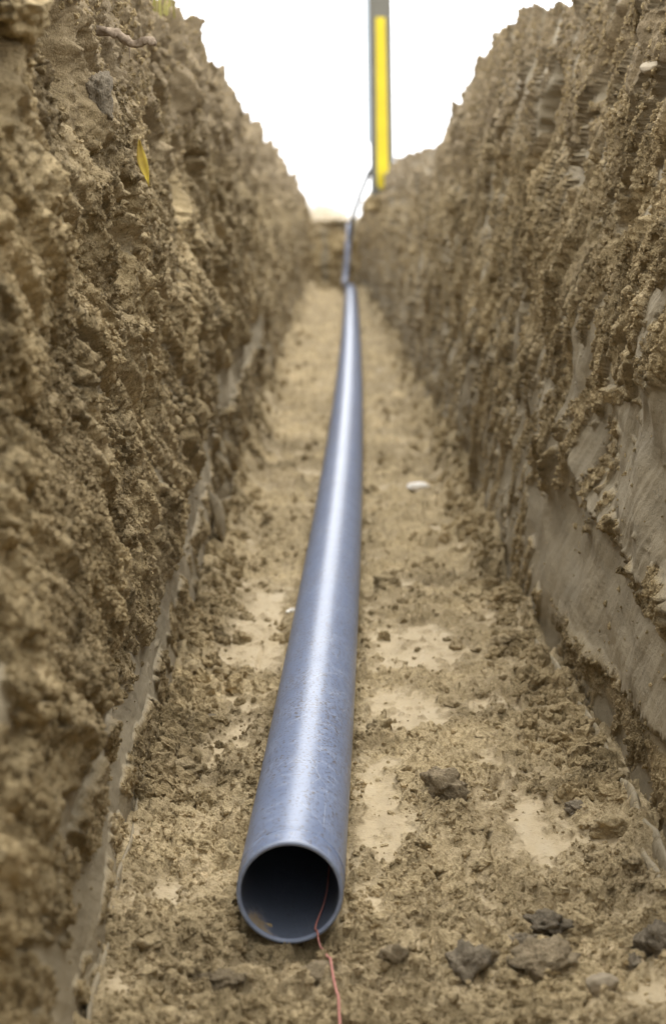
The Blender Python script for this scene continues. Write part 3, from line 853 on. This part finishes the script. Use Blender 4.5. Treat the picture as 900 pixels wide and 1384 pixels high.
# ------------------------------------------------------------------ pink twine
px = PIPE_X(1.87)
_in = lambda dx, y: (float(PIPE_X(y)) + dx, y, .053 - math.sqrt(.0490 ** 2 - dx ** 2) + .0017)
tw = [_in(.030, 2.25), _in(.034, 2.10), _in(.035, 2.0), _in(.033, 1.94), _in(.027, 1.895), _in(.0255, 1.875), (-.0137, 1.8655, .0135), (-.0125, 1.860, .0070),
      ]
for _x, _y in ((-.010, 1.850), (-.0085, 1.838), (-.006, 1.82), (-.0035, 1.80), (-.002, 1.785), (-.001, 1.77), (-.0005, 1.755), (.000, 1.74), (.0015, 1.725), (.003, 1.71), (.005, 1.69), (.007, 1.67), (.0075, 1.65), (.008, 1.62), (.004, 1.55)):
    on_stone = (floor_z(-.012, 1.752) + .0180) * math.sqrt(max(0, 1 - ((_y - 1.752) / .022) ** 2)) if abs(_y - 1.752) < .022 else 0
    tw.append((_x, _y, max([floor_z(_x + a_, _y + b_) for a_ in (-.003, 0, .003) for b_ in (-.004, 0, .004)] + [on_stone]) + .0022))
_z = np.array([p_[2] for p_ in tw]); k0 = 8
_lo = _z[k0:].copy()
for _ in range(6):          # the twine bridges the small dips
    _sm = _lo.copy(); _sm[1:-1] = (_lo[:-2] + 2 * _lo[1:-1] + _lo[2:]) / 4
    _lo = np.maximum(_sm, _z[k0:])
tw = tw[:k0] + [(p_[0], p_[1], float(zz)) for p_, zz in zip(tw[k0:], _lo)]
tws = ribbon_tube('twine', tw, (.0011,) * len(tw), M_TWINE, None, 1, 8, .05, 12, None)
tag(tws, 'thin pink twine trailing out of the pipe mouth over its rim onto the soil', 'string')

# ------------------------------------------------------------------ marker post on the right bank
post = bpy.data.objects.new('marker_post', None); COL.objects.link(post)
post.location = (.396, 15.0, .871)
post.scale = (.833, .833, .833)
tag(post, 'tall grey post with a bright yellow stripe standing on the far right bank', 'post')
def box(name, x0, x1, y0, y1, z0, z1, mat, bev=.004, lean=(0, 0)):
    bm = bmesh.new(); bmesh.ops.create_cube(bm, size=1)
    for v in bm.verts:
        t = (v.co.z + .5)
        v.co = Vector((x0 + (x1 - x0) * (v.co.x + .5) + lean[0] * t, y0 + (y1 - y0) * (v.co.y + .5) + lean[1] * t, z0 + (z1 - z0) * t))
    bmesh.ops.bevel(bm, geom=bm.edges[:], offset=bev, segments=2, affect='EDGES')
    me = bpy.data.meshes.new(name); bm.to_mesh(me); bm.free()
    return link(name, me, mat, post, False)
LX_ = -.045
box('shaft', -.105, .110, -.05, .06, .02, 2.4, M_POST, .006, (LX_, 0))
box('steel_edge', -.145, -.107, -.045, .05, .52, 2.4, M_STEEL, .004, (LX_ * .72, 0))
# yellow stripe: raised plate with a rounded foot
def stripe():
    bm = bmesh.new(); pts = []
    for k in range(13):
        a = math.pi + math.pi * k / 12
        pts.append((.053 * math.cos(a), .16 + .07 * math.sin(a)))
    pts += [(.044 + LX_ * .62, 1.64), (-.044 + LX_ * .62, 1.64)]
    f = bm.faces.new([bm.verts.new((x + .003, -.066, z)) for x, z in pts])
    r_ = bmesh.ops.extrude_face_region(bm, geom=[f])
    for v in r_['geom']:
        if isinstance(v, bmesh.types.BMVert): v.co.y += .018
    bmesh.ops.recalc_face_normals(bm, faces=bm.faces)
    me = bpy.data.meshes.new('yellow_stripe'); bm.to_mesh(me); bm.free()
    return link('yellow_stripe', me, M_YEL, post, False)
stripe()

# ------------------------------------------------------------------ things in the walls
def wall_pt(Yg, Xg, Zg, y, z):
    i = np.argmin(np.abs(Yg[:, 0] - y)); j = np.argmin(np.abs(Zg[i, :400] - z))
    return float(Xg[i, j])
def stone_in_wall(sgn, y, z, size, mat, label, seed, sink=.2, rough=.10):
    x = wall_pt(*((LY, LX, LZ) if sgn < 0 else (RY, RX, RZ)), y, z)
    V, F_ = clod_shape(4, seed, rough, 8)
    V = V * np.array(size)[None] / 2
    o = link('stone', mesh_np('stone', V, F_, 3, {'clay': np.zeros(len(V))}), mat)
    o.location = (x - sgn * size[0] * (.5 - sink), y, z)
    tag(o, label, 'stone')
stone_in_wall(-1, 2.385, .876, (.040, .042, .056), M_DARK, 'dark grey stone embedded high in the left wall below the root', 41, .42, .30)
stone_in_wall(1, 2.665, .931, (.034, .055, .021), M_STONE, 'flat oval pebble sticking out of the right wall near its top edge', 42, .4)
stone_in_wall(1, 3.10, 1.062, (.045, .05, .042), M_CHIP, 'pale stone poking from the top of the right wall', 43, .45)
stone_in_wall(-1, 1.80, .912, (.06, .09, .040), M_WALL, 'rough soil lump jutting from the top corner of the left wall', 44, .60, .45)

rx = wall_pt(LY, LX, LZ, 2.62, .970)
root = bpy.data.objects.new('root', None); COL.objects.link(root); root.location = (rx + .006, 2.62, .970)
root.scale = (1.35, 1.35, 1.35)
tag(root, 'short knobbly brown root sticking out of the left wall near the top', 'root')
ribbon_tube('root_stem', [(-.05, 0, .0), (-.005, 0, .004), (.014, -.002, .001), (.020, -.003, -.001), (.027, -.005, -.007), (.036, -.008, -.0095), (.046, -.011, -.007), (.053, -.013, -.0085), (.057, -.014, -.010)], (.006, .0042, .0050, .0036, .0044, .0038, .0048, .0040, .0015), M_ROOT, root, 1, 12, .7, 13, None)
ribbon_tube('rootlet', [(-.01, 0, .004), (-.014, -.06, -.01), (-.004, -.065, -.04), (-.004, -.06, -.075), (.0, -.062, -.09)], (.0016,) * 4 + (.0005,), M_ROOT, root, 1, 6, .2, 14, None)
for k, (y, z, L) in enumerate(((2.2, .93, .06), (2.9, 1.0, .05), (2.05, .70, .05), (2.6, .60, .04))):
    x = wall_pt(LY, LX, LZ, y, z)
    o = ribbon_tube('rootlet', [(x - .01, y, z), (x + .008, y - .005, z - L * .2), (x + .012, y - .012, z - L * .6), (x + .010, y - .01, z - L)], (.0014, .0012, .001, .0004), M_ROOT, None, 1, 6, .2, 20 + k, None)
    tag(o, ('fine hair root hanging beside the dark stone in the left wall', 'fine hair root hanging above the yellow leaf on the left wall', 'fine hair root hanging low left of the yellow leaf', 'fine hair root hanging on the middle of the left wall')[k], 'root', 'fine roots in the left wall')

def leaf(x, y, z, L, W, label):
    bm = bmesh.new(); rows = 9; vs = []
    for i in range(rows):
        t = i / (rows - 1)
        wd = W * math.sin(math.pi * min(1, t * .96 + .03)) ** .8 * (1 - .35 * t)
        row = []
        for j in (-1, -.5, 0, .5, 1):
            row.append(bm.verts.new((j * wd, -.004 * abs(j) + .006 * math.sin(t * 5) + .003 * j * math.sin(t * 9), -t * L)))
        vs.append(row)
    for i in range(rows - 1):
        for j in range(4): bm.faces.new((vs[i][j], vs[i][j + 1], vs[i + 1][j + 1], vs[i + 1][j]))
    me = bpy.data.meshes.new('leaf'); bm.to_mesh(me); bm.free()
    o = link('leaf', me, M_LEAF)
    so = o.modifiers.new('thickness', 'SOLIDIFY'); so.thickness = .0006
    o.location = (x, y, z); o.rotation_euler = (.15, -.22, .35)
    tag(o, label, 'leaf')
lx = wall_pt(LY, LX, LZ, 2.77, .815)
leaf(lx + .030, 2.74, .838, .066, .008, 'narrow yellow leaf clinging to the upper left wall')

# ------------------------------------------------------------------ grass
def blades(name, spots, hmin, hmax, wid, mat, lean=.35):
    V, F_ = [], []
    for (x, y, z) in spots:
        h = rng.uniform(hmin, hmax); a = rng.uniform(0, 6.28); l = rng.uniform(.05, lean) * h; b = rng.uniform(0, 6.28)
        dx, dy = math.cos(a) * wid / 2, math.sin(a) * wid / 2; ox, oy = math.cos(b) * l, math.sin(b) * l
        o = len(V)
        for t in (0, .4, .75, 1):
            k = (1 - t) ** .7; cx, cy = x + ox * t * t, y + oy * t * t
            V += [(cx - dx * k, cy - dy * k, z + h * t * (1 - .15 * t)), (cx + dx * k, cy + dy * k, z + h * t * (1 - .15 * t))]
        for i in range(3): F_.append((o + 2 * i, o + 2 * i + 1, o + 2 * i + 3, o + 2 * i + 2))
    return link(name, mesh_np(name, np.array(V), np.array(F_)), mat, None, False)
sp = [(rng.normal(-.375, .035), rng.normal(3.62, .10), 1.10) for _ in range(160)]
tag(blades('grass', sp, .03, .09, .005, M_GRASS), 'yellow green tuft of grass on the crest of the left bank', 'grass', None, 'stuff')
sp = [(rng.normal(-.32, .34), rng.uniform(27, 34), .69) for _ in range(2200)]
sp = [p_ for p_ in sp if vnoise(np.array([p_[0] * 5.]), np.array([p_[1] * .9]), 77)[0] > -.15]
tag(blades('dry_grass', sp, .08, .46, .011, M_DRY), 'pale dry grass standing beyond the far end of the trench', 'grass', None, 'stuff')
st = ribbon_tube('stalk', [(-.14, 30, .68), (-.145, 30, 1.2), (-.15, 30, 1.6), (-.155, 30, 1.78)], (.012, .011, .009, .004), plain('grey_stalk', (.45, .5, .58), .8), None, 1, 8, .05, 30, None)
tag(st, 'thin pale bare stalk rising from the dry grass beyond the trench', 'stalk')
print('tris', sum(len(p.data.loops) - 2 * len(p.data.polygons) for p in bpy.data.objects if p.type == 'MESH'))
